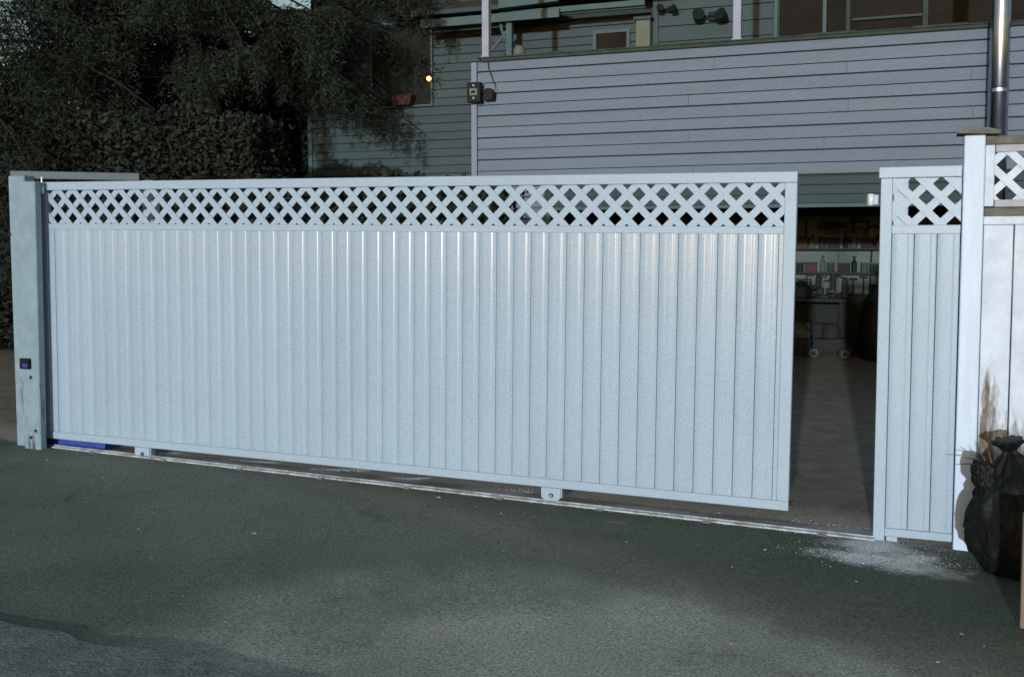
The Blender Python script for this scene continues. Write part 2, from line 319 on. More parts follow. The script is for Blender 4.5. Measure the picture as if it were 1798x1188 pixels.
# pale gravelly verge in the near left corner, slightly raised with a wandering edge
def verge():
    pts = [(-5.6, -1.9), (-4.6, -2.25), (-3.6, -2.50), (-3.1, -2.56), (-2.73, -2.60), (-2.62, -2.60), (-2.50, -2.59), (-2.42, -2.58), (-2.32, -2.61), (-2.22, -2.60), (-2.12, -2.55), (-1.98, -2.50), (-1.8, -2.47), (-1.6, -2.46), (-1.45, -2.47), (-1.3, -2.475), (-1.15, -2.49), (-1.0, -2.62), (-0.9, -2.9), (-0.8, -3.6), (-0.9, -5.2), (-5.6, -5.2)]
    P = []
    for (a, b), (c, d) in zip(pts, pts[1:] + pts[:1]):
        b, d = b - .05 - .16 * max(0, min(1, (a + 2.4) / .8)), d - .05 - .16 * max(0, min(1, (c + 2.4) / .8)); n = max(1, int(math.hypot(c - a, d - b) / 0.06))
        for i in range(n):
            f = i / n; P.append((a + (c - a) * f + random.uniform(-.008, .008), b + (d - b) * f + random.uniform(-.008, .008)))
    bm = bmesh.new()
    top = [bm.verts.new((x, y, gz(x) + 0.007)) for x, y in P]
    cx, cy = -3.2, -3.9
    out = [bm.verts.new((x + (x - cx) * .008, y + (y - cy) * .016, gz(x) - 0.012)) for x, y in P]
    bm.faces.new(top); n = len(P)
    for i in range(n): bm.faces.new((top[i], out[i], out[(i + 1) % n], top[(i + 1) % n]))
    bmesh.ops.triangulate(bm, faces=[f for f in bm.faces if len(f.verts) > 4])
    bmesh.ops.recalc_face_normals(bm, faces=bm.faces[:])
    me = bpy.data.meshes.new('verge'); bm.to_mesh(me); bm.free()
    me.materials.append(pm('gravel_verge', (0.24, 0.28, 0.265), (0.13, 0.155, 0.145), 10, rough=0.95, bmp=1.0, bs=55, bd=0.012, grain=0.45))
    struct(obj('verge', me, None, G0, (0, 0, YAW)))
verge()

# ------------------------------------------------------------------ lattice and planks shared by gate and fixed panel
def clip(poly, x0, x1, z0, z1):
    for ax, lim, sg in ((0, x0, 1), (0, x1, -1), (1, z0, 1), (1, z1, -1)):
        out = []
        for i in range(len(poly)):
            a, b = poly[i], poly[(i + 1) % len(poly)]
            ia, ib = (a[ax] - lim) * sg >= 0, (b[ax] - lim) * sg >= 0
            if ia: out.append(a)
            if ia != ib:
                f = (lim - a[ax]) / (b[ax] - a[ax]); out.append((a[0] + (b[0] - a[0]) * f, a[1] + (b[1] - a[1]) * f))
        poly = out
        if len(poly) < 3: return None
    q = []
    for p in poly:
        if not q or math.hypot(p[0] - q[-1][0], p[1] - q[-1][1]) > 1e-4: q.append(p)
    return q if len(q) >= 3 else None
def lattice(parent, x0, x1, z0, z1, hx, hz, pitch, half, yf, yt, mat, name='lattice_slat'):
    """slats in two layers; hx,hz is the centre of one hole, half = half slat width in a=x+z units"""
    span = (x1 - x0) + (z1 - z0)
    for lay, sgn in ((0, 1), (1, -1)):
        c0 = hx + sgn * hz + pitch / 2
        lo = x0 + min(sgn * z0, sgn * z1); hi = x1 + max(sgn * z0, sgn * z1)
        k = math.ceil((lo - half - c0) / pitch)
        while c0 + k * pitch < hi + half:
            c = c0 + k * pitch; k += 1
            big = []
            for z, e in ((z0 - .3, -half), (z0 - .3, half), (z1 + .3, half), (z1 + .3, -half)):
                big.append((c + e - sgn * z, z))
            p = clip(big, x0, x1, z0, z1)
            if p is None: continue
            y0 = yf + lay * (yt + .0006)
            cxm = sum(q[0] for q in p) / len(p); czm = sum(q[1] for q in p) / len(p)
            mb = MB().prism([(a - cxm, b - czm) for a, b in p], y0, y0 + yt)
            mb.build(name, mat, parent, (cxm, 0, czm))
def plank_mesh(Wd, z0, z1, mat, name='plank'):
    prof = [(0.0010, 0.0040), (0.0020, 0.0008), (0.0035, 0.0)]
    prof += [(0.33 * Wd, 0.0), (0.33 * Wd + .0015, 0.0001), (0.33 * Wd + .0045, 0.0005), (0.33 * Wd + .006, 0.0005)]
    a, b = 0.67 * Wd, 0.67 * Wd + 0.0115
    n = 8
    prof.append((a, 0.0005))
    y = 0.0005; x = a; angs = [5, 12, 14.4, 15.2, 15.9, 17.5, 20, 8]
    for g in angs:
        x += (b - a) / n; y += (b - a) / n * math.tan(R(g)); prof.append((x, y))
    prof += [(0.955 * Wd, y), (Wd - 0.0035, y - 0.0002), (Wd - 0.0016, y + 0.003)]
    front = prof; depth = 0.012
    bm = bmesh.new()
    lo = [bm.verts.new((p[0], p[1], z0)) for p in front] + [bm.verts.new((Wd - .0012, depth, z0)), bm.verts.new((.0012, depth, z0))]
    hi = [bm.verts.new((p[0], p[1], z1)) for p in front] + [bm.verts.new((Wd - .0012, depth, z1)), bm.verts.new((.0012, depth, z1))]
    n = len(lo)
    for i in range(n):
        f = bm.faces.new((lo[i], lo[(i + 1) % n], hi[(i + 1) % n], hi[i])); f.smooth = i < n - 3
    for cap in (lo[::-1], hi):                     # caps on their own vertices so the long faces keep level normals
        bm.faces.new([bm.verts.new(v.co) for v in cap])
    bmesh.ops.recalc_face_normals(bm, faces=bm.faces[:])
    me = bpy.data.meshes.new(name); bm.to_mesh(me); bm.free(); me.materials.append(mat); return me

# ------------------------------------------------------------------ the sliding gate
TILT = math.atan(0.05542 / 5.237)
gate = thing('sliding_gate', 'long pale grey-blue sliding gate of vertical planks with lattice along the top, standing open', 'gate', 0, 0, 0.142, ty=TILT)
GL, GH = 5.237, 1.83
LX = -GL
fr = M['rail']
MB().box(LX, 0.0, -0.004, 0.046, 1.772, GH, .003).build('top_rail', fr, gate)
MB().box(LX, -0.0, 0.0, 0.045, 0.0, 0.052, .003).build('bottom_rail', fr, gate)
MB().box(-0.064, 0.0, -0.0015, 0.0445, 0.0525, 1.7715, .003).build('stile', fr, gate)
MB().box(LX, LX + 0.064, -0.0015, 0.0445, 0.0525, 1.7715, .003).build('stile', fr, gate)
MB().box(LX + 0.0645, -0.0645, 0.004, 0.036, 1.498, 1.538, .002).build('middle_rail', fr, gate)
lattice(gate, LX + 0.0642, -0.0642, 1.5385, 1.7715, -0.187, 1.716, 0.136, 0.0283, 0.008, 0.006, fr)
PW = 0.1092
pmesh = plank_mesh(PW, 0.0525, 1.4975, M['gate'])
x = -0.089 - PW; first = True
while x > LX + 0.064:
    obj('plank', pmesh, gate, (x, 0.006 + random.uniform(0, .0006), 0), (0, 0, R(random.uniform(-.35, .35)))); x -= PW
xr = x + PW - (LX + .0642)
obj('plank', plank_mesh(0.0246, 0.0525, 1.4975, M['gate']) if False else MB().box(0.001, 0.0242, 0.006, 0.018, 0.0525, 1.4975, .001).mesh('plank', M['gate']), gate, (-0.089, 0, 0))
if xr > .01: MB().box(0.0, xr - .002, 0.006, 0.018, 0.0525, 1.4975, .001).build('plank', M['gate'], gate, (LX + .0645, 0, 0))
def bracket(s0, s1):
    c, h, dz = (s0 + s1) / 2, (s1 - s0) / 2, -0.072
    b = MB().prism([(c - h, -0.0005), (c - h, dz + .016), (c - h + .016, dz), (c + h - .016, dz), (c + h, dz + .016), (c + h, -0.0005)], -0.004, 0.006).build('wheel_bracket', fr, gate)
    MB().box(c + h - .008, c + h + .006, 0.006, 0.045, dz + .014, -.0005).build('side_cheek', fr, b)
    MB().tube([(c + .002, -.013, dz + .026), (c + .002, -.004, dz + .026)], 0.010, 6).build('bolt', M['steel'], b)
    MB().torus((c + .002, -.0055, dz + .026), 0.0125, .0022, 'y', 14, 5).build('washer', M['dull'], b)
    MB().tube([(c, .010, dz + .022), (c, .034, dz + .022)], 0.030, 16).build('wheel', M['steel'], b)
bracket(-4.425, -4.30); bracket(-1.425, -1.305)
# rubber stop at the foot of the leading stile, guide roller at the far end
MB().tube([(0.0, .022, .04), (0.018, .022, .04)], .012, 8).build('stop_bumper', M['rubber'], gate)

# track along the ground with its fixing lugs
tr = thing('gate_track', 'thin pale steel track on the ground under the sliding gate', 'track', -5.15, 0, gz(-5.15), ty=math.atan(0.0186))
MB().prism([(-.028, -.004), (-.026, .008), (-.006, .012), (0, .018), (.006, .012), (.032, .006), (.034, -.004)], 0, 5.60, 'x').build('angle_rail', pm('track_paint', (0.50, 0.55, 0.62), (0.22, 0.21, 0.19), 16, rough=.6, bmp=.5, bs=40, grain=.3), tr)
for xx in np.arange(0.35, 5.6, 0.62):
    MB().box(xx, xx + .045, -.050, -.029, -.002, .006, .001).build('fixing_lug', M['stone'], tr)

# ------------------------------------------------------------------ fixed panel right of the opening
fp = thing('fixed_panel', 'narrow pale grey-blue fixed panel with lattice top beside the right-hand white post', 'fence panel', 0.438, 0, 0.0)
MB().box(0.0, 0.058, -0.002, 0.055, gz(.46) - .02, 1.925, .003).build('stile', fr, fp)
MB().box(-0.010, 0.386, -0.008, 0.062, 1.9255, 1.982, .003).build('top_rail', fr, fp)
MB().box(0.0585, 0.386, 0.004, 0.04, 1.640, 1.684, .002).build('middle_rail', fr, fp)
MB().box(0.0585, 0.386, 0.0, 0.05, 0.056, 0.098, .002).build('bottom_rail', fr, fp)
MB().box(0.066, 0.122, 0.003, 0.05, gz(.5) - .02, 0.0555, .002).build('foot', fr, fp)
MB().box(0.062, 0.135, 0.0255, 0.075, 0.1, 1.925, .004).build('inner_post', fr, fp)
lattice(fp, 0.0588, 0.386, 1.6845, 1.925, 0.2215, 1.825, 0.136, 0.0283, 0.008, 0.006, fr)
pm2 = plank_mesh(PW, 0.0985, 1.6395, M['rail'])
for i in range(3): obj('plank', pm2, fp, (0.0592 + PW * i, 0.010, 0))
gr = thing('guide_roller', 'small white guide roller bracket sticking out left of the fixed panel', 'roller', 0.37, 0.02, 1.79)
MB().box(0.0, 0.058, 0, 0.05, 0, 0.054, .004).build('bracket', M['rail'], gr)
MB().tube([(0.020, -0.004, -0.003), (0.020, -0.004, 0.057)], 0.016, 14).build('roller', M['plastic'], gr, smooth=True)

# ------------------------------------------------------------------ white post and neighbour fence at the right edge
wp = thing('white_post', 'thick bright white painted fence post right of the fixed panel', 'post', 0.829, -0.02, 0)
MB().box(0.0, 0.098, 0, 0.10, gz(.85) - .05, 2.128, .005).build('shaft', M['whitepost'], wp)
MB().prism([(-.035, 0.0), (-.02, .020), (.03, .030), (.10, .026), (.165, .010), (.16, -.008), (.02, -.002)], -0.03, 0.14).build('cap_board', M['barewood'], wp, (0, 0, 2.137))
nf = thing('white_fence', 'weathered white board fence with lattice strip, at the right edge behind the black bags', 'fence', 0.93, 0.03, 0)
F = M['fence']
MB().box(0.0, 1.4, -.02, .06, 2.082, 2.125, .003).build('top_rail', M['barewood'], nf)
MB().box(0.048, 1.4, -.008, .03, 2.045, 2.081, .002).build('lattice_rail', M['fencerail'], nf)
MB().box(0.0, 0.044, -.010, .03, 1.775, 2.081, .003).build('lattice_stile', F, nf)
MB().box(0.048, 1.4, -.008, .03, 1.772, 1.808, .002).build('lattice_rail', M['fencerail'], nf)
lattice(nf, 0.045, 1.4, 1.8085, 2.0445, 0.100, 1.982, 0.152, 0.027, 0.000, 0.007, M['fence'])
MB().box(0.0, 1.4, -.022, .04, 1.727, 1.768, .003).build('middle_rail', M['barewood'], nf)
MB().box(0.0, 1.4, -.014, .03, 1.684, 1.7265, .003).build('middle_rail', F, nf)
for i in range(9):
    wb = 0.142
    MB().box(0.0, wb - .006, 0.0, 0.019, 0.475 + random.uniform(-.004, .004), 1.6835, .003).build('board', F, nf, (0.003 + i * wb, random.uniform(-.002, .002), 0))
MB().box(0.0, 1.4, -.02, .03, 0.395, 0.468, .004).build('bottom_rail', F, nf)
for i in range(3): MB().box(0.0, 1.4, 0, .022, 0.03 + i * .121, 0.148 + i * .121, .003).build('gravel_board', M['barewood'], nf)

# ------------------------------------------------------------------ left post and its guide beam
lp = thing('old_white_post', 'old whitish wooden post of two boards at the left end of the gate', 'post', -5.46, -0.12, 0.10)
MB().box(0.155, 0.305, 0.0, 0.06, -.02, 1.93, .006).build('front_board', M['leftpost'], lp, (0, 0, 0), (0, R(.6), 0))
MB().box(.015, 0.165, 0.062, 0.16, -.02, 1.975, .008).build('rear_board', M['leftpost'], lp)
for (a, b) in ((.235, 0.55), (.22, 0.12), (.265, .17), (.02, 1.56)):
    MB().lathe([(.013, 0), (.010, .004)], 8).build('knot', M['dull'], lp, (a, -.001 if a > .15 else .061, b), (R(90), 0, 0))
lt = thing('latch_plate', 'small dark latch block on the inner face of the left post', 'latch', -5.30, -0.135, 0.71)
MB().box(0.0, 0.085, -.012, 0.012, 0.0, .075, .004).build('plate', M['black'], lt)
MB().box(0.035, 0.078, -.020, -.0122, 0.012, .040, .003).build('keeper', M['blue'], lt)
gb = thing('guide_beam', 'short grey beam running back from the top of the left post over the gate', 'beam', -5.42, -.06, 2.055, rz=R(38))
MB().box(0.0, 0.86, 0, 0.05, 0.0, 0.055, .004).build('beam', pm('beam_paint', (0.13, 0.17, 0.19), None, 4, rough=.6, grain=.2), gb)
gp = thing('rear_support_post', 'slim grey post behind the lattice near the left end of the gate', 'post', -4.60, 0.42, 0.12)
MB().box(-.045, .045, -.04, .04, 0, 1.93, .004).build('shaft', M['rail'], gp)
g2 = thing('end_roller', 'tiny white roller hanging from the guide beam at the top left corner of the gate', 'roller', -5.16, -.03, 1.945)
MB().tube([(0, 0, 0), (0, 0, .055)], .015, 12).build('roller', M['plastic'], g2, smooth=True)
MB().tube([(0, 0, .055), (0, 0, .115)], .005, 6).build('spindle', M['steel'], g2)

# blue crate behind the foot of the gate
bc = thing('blue_crate', 'blue plastic crate on the ground behind the left foot of the gate', 'crate', -5.28, 0.05, gz(-5.2))
MB().prism([(0, 0), (.02, .17), (.56, .17), (.54, 0)], 0, .3).build('tub', M['blue'], bc)
MB().box(.0, .58, -.015, .315, .165, .19, .004).build('rim', M['blue'], bc)

# ------------------------------------------------------------------ the house: grey garage wing with roof deck
def siding(parent, s0, s1, d, z0, z1, mat, exp=0.127, alt=True, name='siding_board'):
    zz = z0; i = 0
    L_ = s1 - s0
    def mk(g, h):
        return MB().prism([(-.020, g), (-.016, g + .002), (-.004, h), (.012, h), (.012, g)], 0, L_, 'x').mesh(name, mat)
    cache = {}
    while zz < z1 - .02:
        h = min(exp, z1 - zz); g = (.014 if i % 2 == 0 else .007) if alt else .009
        k = (round(h, 3), g)
        if k not in cache: cache[k] = mk(g, h)
        y_ = d + random.uniform(-.0015, .0015); rx = R(random.uniform(-.2, .2))
        cut = (0.31 + .37 * ((i * 2) % 3 / 2)) * L_ + random.uniform(-.3, .3) if L_ > 5 else None
        if cut is None: obj(name, cache[k], parent, (s0, y_, zz), (rx, 0, 0))
        else:                                       # two lengths with a butt joint
            for x_, l_ in ((0, cut - .0015), (cut + .0015, L_ - cut - .0015)):
                o_ = obj(name, cache[k], parent, (s0 + x_, y_ + random.uniform(-.001, .001), zz), (rx, 0, 0)); o_.scale = (l_ / L_, 1, 1)
        zz += exp; i += 1
ga = thing('garage', 'grey-sided garage wing with a flat roof deck, its door open behind the gate', 'garage', -4.28, 5.5, 0)
def gx(s): return s + 4.28
ZT = 3.70
MB().box(gx(-4.20), gx(4.0), .014, .12, 2.31, ZT).build('wall', M['capdark'], ga)
MB().box(gx(-4.28), gx(-3.3), .014, .12, -.1, 2.31).build('wall', M['capdark'], ga)
MB().box(gx(-4.275), gx(-4.175), .125, 4.2, -.1, ZT).build('side_wall', M['teal'], ga)
siding(ga, gx(-4.21), gx(4.0), 0.0, 2.313, ZT, M['lav'])
siding(ga, gx(-4.21), gx(-3.38), 0.0, .1, 2.31, M['lav'])
MB().box(gx(-4.285), gx(-4.215), -.030, .0135, -.05, ZT, .003).build('corner_trim', M['lavtrim'], ga)
MB().box(gx(-3.375), gx(-3.30), -.028, .13, -.05, 1.975, .003).build('door_jamb', M['tealtrim'], ga)
MB().box(gx(-4.15), gx(4.0), -.05, .14, ZT, ZT + .035, .006).build('deck_capping', M['capdark'], ga)
for i in range(16):
    MB().box(0, .52, -.055 - random.uniform(0, .006), .10, 0, .012 + random.uniform(0, .012), .003).build('capping_board', M['capdark'], ga, (gx(-4.2) + i * .525, 0, ZT + .0355), (0, R(random.uniform(-.4, .4)), 0))
# raised sectional door under the lintel: three panels and their ribs
for i, (za, zb, yy) in enumerate(((2.215, 2.308, .03), (2.115, 2.212, .045), (2.02, 2.112, .03))):
    MB().box(gx(-3.29), gx(4.0), yy, yy + .04, za, zb, .006).build('door_panel', M['door'], ga)
MB().box(gx(-3.29), gx(4.0), .0, .05, 1.978, 2.017, .004).build('door_bottom_rail', M['tealtrim'], ga)
# interior
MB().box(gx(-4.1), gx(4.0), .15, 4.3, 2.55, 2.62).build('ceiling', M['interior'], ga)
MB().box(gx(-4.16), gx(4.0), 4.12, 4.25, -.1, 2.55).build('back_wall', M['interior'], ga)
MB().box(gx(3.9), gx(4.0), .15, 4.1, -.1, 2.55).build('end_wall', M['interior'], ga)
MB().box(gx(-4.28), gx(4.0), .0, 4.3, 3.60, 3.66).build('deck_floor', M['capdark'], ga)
xx = gx(-3.9)
while xx < gx(3.8):
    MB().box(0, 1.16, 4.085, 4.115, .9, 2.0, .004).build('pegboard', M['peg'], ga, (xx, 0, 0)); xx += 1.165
for z_ in (1.52, 1.18):
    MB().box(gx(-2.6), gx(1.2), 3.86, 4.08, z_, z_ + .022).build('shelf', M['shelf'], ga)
MB().tube([(gx(-3.0), 3.80, 1.925), (gx(2.0), 3.80, 1.95)], .008, 6).build('conduit', M['tealtrim'], ga)
# upper part: posts standing on the deck edge
for s_, lab in ((-4.16, 'pale upright on the deck edge above the corner floodlight'), (-1.26, 'pale upright on the deck edge in the middle of the garage wall')):
    o = thing('deck_post', lab, 'post', s_, 5.53, ZT + .05, group='pale uprights on the roof deck edge')
    MB().box(0.0, 0.085, -.03, .055, 0.0, 2.4, .004).build('shaft', M['pipewhite'], o)
    MB().box(-.012, 0.097, -.042, .067, -.01, 0.02, .003).build('foot_plate', M['pipewhite'], o)
o = thing('slim_mullion_post', 'thin grey post on the deck in front of the dark patio doors', 'post', -0.40, 6.2, ZT)
MB().box(0.0, 0.04, 0, .04, 0.0, 2.4, .003).build('shaft', M['tealtrim'], o)

# ------------------------------------------------------------------ house behind
ho = thing('house', 'green-grey clapboard house behind the garage, with windows and an eave', 'house', -8.55, 8.7, 0)
def hx(s): return s + 8.55
MB().box(hx(-8.50), hx(-4.2), .014, 6.0, -.1, 7.5).build('wall', M['capdark'], ho)
MB().box(hx(-4.198), hx(4.5), .014, 6.0, 3.665, 7.5).build('wall', M['capdark'], ho)
siding(ho, hx(-8.48), hx(-2.86), 0, 1.40, 4.80, M['teal'], alt=True)
MB().box(hx(-8.56), hx(-8.485), -.03, .0135, -.05, 5.0, .003).build('corner_trim', M['tealtrim'], ho)
siding(ho, hx(-2.78), hx(-1.22), -.22, 3.74, 6.0, M['teal'], exp=.21, alt=False)
MB().box(hx(-2.86), hx(4.5), -.205, .0, 3.6, 7.4).build('bay_wall', M['capdark'], ho)
MB().box(hx(-2.86), hx(-2.785), -.245, -.206, 3.6, 6.6, .003).build('corner_trim', M['teal'], ho)
MB().box(hx(-1.215), hx(-1.17), -.25, -.206, 3.6, 6.6, .003).build('door_frame', M['tealtrim'], ho)
def win(a, b, z0, z1, y, fw, gl='glass', fm='tealtrim', bars=0):
    f = MB()
    f.box(a, a + fw, y - .03, y, z0, z1).box(b - fw, b, y - .03, y, z0, z1).box(a + fw, b - fw, y - .03, y, z0, z0 + fw).box(a + fw, b - fw, y - .03, y, z1 - fw, z1)
    w_ = f.build('window', M[fm], ho)
    MB().box(a + fw, b - fw, y - .012, y - .004, z0 + fw, z1 - fw).build('pane', M[gl], w_)
    for i in range(bars):
        MB().box(a + fw, b - fw, y - .02, y - .0125, z0 + (z1 - z0) * (i + 1) / (bars + 1), z0 + (z1 - z0) * (i + 1) / (bars + 1) + .02).build('glazing_bar', M[fm], w_)
    return w_
win(hx(-7.4), hx(-6.33), 3.70, 5.0, -.025, .03)
win(hx(-3.78), hx(-3.24), 4.28, 4.64, -.025, .045, gl='screen')
for a, b in ((-1.165, -.28), (-.28, .66), (.66, 1.6), (1.6, 2.9)):
    win(hx(a), hx(b), 3.85, 6.4, -.21, .03 if a > -1 else .02, gl='screen', fm='capdark')
MB().box(hx(-.22), hx(.62), -.27, -.243, 4.47, 4.50).build('rail', M['door'], ho)
# lean-to roof: fascia boards, gutter, shingles
MB().box(hx(-6.25), hx(-4.10), -.62, -.58, 4.745, 4.865, .004).build('fascia_board', M['tealtrim'], ho)
MB().box(hx(-6.35), hx(-4.9), -.72, -.64, 4.90, 4.965, .006).build('gutter', M['door'], ho)
MB().prism([(hx(-4.95), 4.90), (hx(-4.95), 5.02), (hx(-4.55), 5.05), (hx(-4.05), 4.93)], -.76, -.62).build('soffit_end', M['tealtrim'], ho)
MB().box(hx(-5.02), hx(-2.90), -.56, -.50, 4.825, 4.90, .004).build('beam', M['tealtrim'], ho)
MB().box(hx(-4.95), hx(-2.90), -.50, -.47, 4.80, 4.822, .002).build('trim_strip', M['door'], ho)
sh = 0
for i in range(14):
    MB().prism([(0, 0), (0, .03), (.26, .10), (.26, .07)], 0, 4.4, 'x').build('shingle_course', M['shingle'], ho, (hx(-6.9), -.68 + i * .225, 4.975 + i * .075))
MB().prism([(hx(-4.9), 5.35), (hx(-2.9), 4.97), (hx(-2.9), 5.10), (hx(-4.9), 5.48)], -.80, -.74).build('rake_board', M['teal'], ho)
pp = thing('porch_post', 'slim green-grey porch post with a curved brace under the lean-to beam', 'post', -4.93, 8.17, 3.66)
MB().box(0.0, 0.085, 0, .08, 0, 1.16, .003).build('shaft', M['tealtrim'], pp)
MB().tube([(0.0, .04, .98), (-.10, .03, .86), (-.22, .03, .74), (-.27, .02, .70)], .022, 6).build('brace', M['tealtrim'], pp)
MB().tube([(-.10, .04, 1.14), (-.08, .03, 1.0), (-.02, .03, .86)], .02, 6).build('brace', M['tealtrim'], pp)
# things on the deck
uc = thing('beige_cabinet', 'small beige cabinet against the house wall on the deck', 'cabinet', -3.06, 8.30, 3.66)
MB().box(0, .20, 0, .14, 0.6, 1.0, .006).build('body', M['beige'], uc)
MB().box(-.03, .22, -.02, .15, 1.005, 1.05, .004).build('lid', M['door'], uc)
MB().box(.02, .05, .02, .12, 0, .6).build('leg', M['door'], uc); MB().box(.15, .18, .02, .12, 0, .6).build('leg', M['door'], uc)
def spot(s_, d_, z_, lab, sc=1.0):
    t_ = thing('twin_spotlight', lab, 'wall light', s_, d_, z_)
    MB().box(-.04 * sc, .04 * sc, -.01, .01, -.05 * sc, .05 * sc, .004).build('back_box', M['black'], t_)
    for k, (dx, dz, ry) in enumerate(((-.15 * sc, -.01, 20), (.14 * sc, -.03, -25))):
        h = MB().lathe([(.03 * sc, -.08 * sc), (.05 * sc, -.03 * sc), (.075 * sc, .06 * sc), (.07 * sc, .062 * sc)], 14).build('lamp_head', M['black'], t_, (dx, -.10, dz), (R(70), 0, R(ry)))
        MB().tube([(0, -.01, 0), (dx * .6, -.05, dz), (dx, -.08, dz)], .014, 6).build('arm', M['black'], t_)
spot(-2.03, 8.40, 4.66, 'black twin spotlight on the house wall right of the beige cabinet', 1.15)
spot(-2.62, 8.40, 4.80, 'dark wall lamp at the bay corner above the beige cabinet', .7)
bk = thing('pale_ball', 'small pale ball lying on the deck beside the porch post', 'ball', -4.62, 7.9, 3.66)
MB().lathe([(.02, .50), (.07, .53), (.09, .6), (.07, .67), (.02, .70)], 12).build('ball', M['beige'], bk, smooth=True)
MB().tube([(0, 0, 0), (0, 0, .5)], .012, 6).build('stand', M['door'], bk)

# floodlight on the garage corner
fl = thing('floodlight', 'black square halogen floodlight with sensor box on the corner of the grey wall', 'floodlight', -4.285, 5.34, 3.23)
MB().prism([(0, 0), (.165, 0), (.165, .225), (0, .225)], 0.03, .085).build('housing', M['black'], fl)
MB().box(-.002, .167, .012, .0295, -.002, .227, .006).build('bezel', M['black'], fl)
gmat = pm('floodlight_reflector', (0.20, 0.26, 0.24), (0.05, 0.07, 0.065), 25, rough=.3, metal=.4)
MB().box(.035, .13, .006, .0118, .075, .155, .003).build('reflector', gmat, fl)
for zz in (.045, .188): MB().lathe([(.016, 0), (.012, .01)], 10).build('bulb_end', M['pipewhite'], fl, (.083, .012, zz), (R(90), 0, 0))
MB().box(.055, .11, .0, .0058, .1, .13, .002).build('bulb', M['black'], fl)
MB().tube([(.165, .06, .125), (.20, .06, .125), (.22, .10, .12)], .014, 8).build('arm', M['black'], fl)
MB().prism([(.19, 0.02), (.31, .02), (.315, .10), (.28, .15), (.225, .15), (.20, .11)], .03, .14).build('sensor_box', M['black'], fl)
flue = thing('flue_pipe', 'shiny round metal flue pipe running up the grey wall at the right edge', 'pipe', 1.325, 5.32, 0.3)
MB().tube([(0, 0, 0), (0, 0, 7.2)], 0.092, 36).build('shaft', M['galv'], flue, smooth=True)
for z_ in (1.2, 2.75, 4.9): MB().tube([(0, 0, z_), (0, 0, z_ + .03)], 0.0955, 36).build('joint_band', M['galv'], flue)
for z_ in (1.6, 5.2): MB().box(-.015, .015, .09, .17, z_, z_ + .03).build('wall_strap', M['steel'], flue)
cb = thing('cable', 'thin dark cable running down the grey wall to the floodlight', 'cable', -4.07, 5.46, 3.36)
MB().tube([(0, 0, .38), (.012, 0, .26), (.06, 0, .14), (.11, -.03, .04), (.115, -.06, 0)], .0045, 5).build('wire', M['black'], cb)
# lit lamp and plant pot at the tree's edge
lm = thing('lit_lamp', 'small glowing orange wall lamp seen at the edge of the tree', 'lamp', -6.34, 8.55, 4.09)
MB().lathe([(.012, -.03), (.035, -.005), (.035, .02), (.012, .04)], 10).build('bulb', M['lamp'], lm, smooth=True)
MB().lathe([(.02, .04), (.03, .05), (.01, .08)], 8).build('cap', M['black'], lm); MB().tube([(0, 0, .07), (0, .14, .09)], .008, 6).build('arm', M['black'], lm)
pt = thing('red_planter', 'dull red planter on the sill of the dark window behind the branches', 'planter', -6.92, 8.50, 3.72)
MB().prism([(0, 0), (-.03, .13), (.30, .13), (.27, 0)], 0, .15).build('pot', M['red'], pt)
MB().box(-.035, .305, -.005, .155, .131, .155, .003).build('rim', M['red'], pt)

# ------------------------------------------------------------------ garage contents
def g_thing(name, label, cat, s, d, z, rz=0, group=None): return thing(name, label, cat, s, d, z, rz=rz, group=group)
# items on the two shelves
shelf_items = []
cols = [M['dull'], M['red'], M['card'], M['shelf'], M['dull'], M['black'], M['door']]
k = 0; adj = {0: 'lower', 1: 'upper'}
looks = ['dark', 'dull red', 'pale', 'grey', 'brown-black', 'black', 'greenish']
for lev, zz in ((0, 1.203), (1, 1.543)):
    s_ = -0.98
    while s_ < .16:
        ci = k % 7; kind = (k * 5 + lev) % 3; wd = (.10, .075, .16)[kind]; hh = (.13, .17, .10)[kind] + .02 * (k % 3)
        nm = ('paint_tin', 'bottle', 'storage_box')[kind]
        pos = ('first', 'second', 'third', 'fourth', 'fifth', 'sixth', 'seventh', 'eighth', 'ninth')[len([q for q in shelf_items if q == lev])]
        t_ = g_thing(nm, f"{looks[ci]} {nm.replace('_', ' ')} on the {adj[lev]} garage shelf, {pos} from the left", nm.split('_')[-1], s_ + wd / 2, 9.47, zz, group='things on the garage shelves')
        if kind == 0:
            MB().lathe([(wd / 2, 0), (wd / 2, hh)], 14).build('tin', cols[ci], t_); MB().lathe([(wd / 2 + .003, hh), (wd / 2 + .003, hh + .008)], 14).build('lid', M['card'], t_)
        elif kind == 1:
            MB().lathe([(wd / 2, 0), (wd / 2, hh * .65), (wd / 5, hh * .85), (wd / 5, hh)], 12).build('body', cols[ci], t_); MB().lathe([(wd / 4, 0), (wd / 4, .02)], 8).build('cap', M['dull'], t_, (0, 0, hh + .0005))
        else:
            MB().box(-wd / 2, wd / 2, -.06, .06, 0, hh, .003).build('box', cols[ci], t_); MB().box(-wd / 2 - .004, wd / 2 + .004, -.064, .064, hh + .0005, hh + .02, .002).build('lid', cols[(ci + 2) % 7], t_)
        shelf_items.append(lev); s_ += wd + .02 + .03 * (k % 2); k += 1
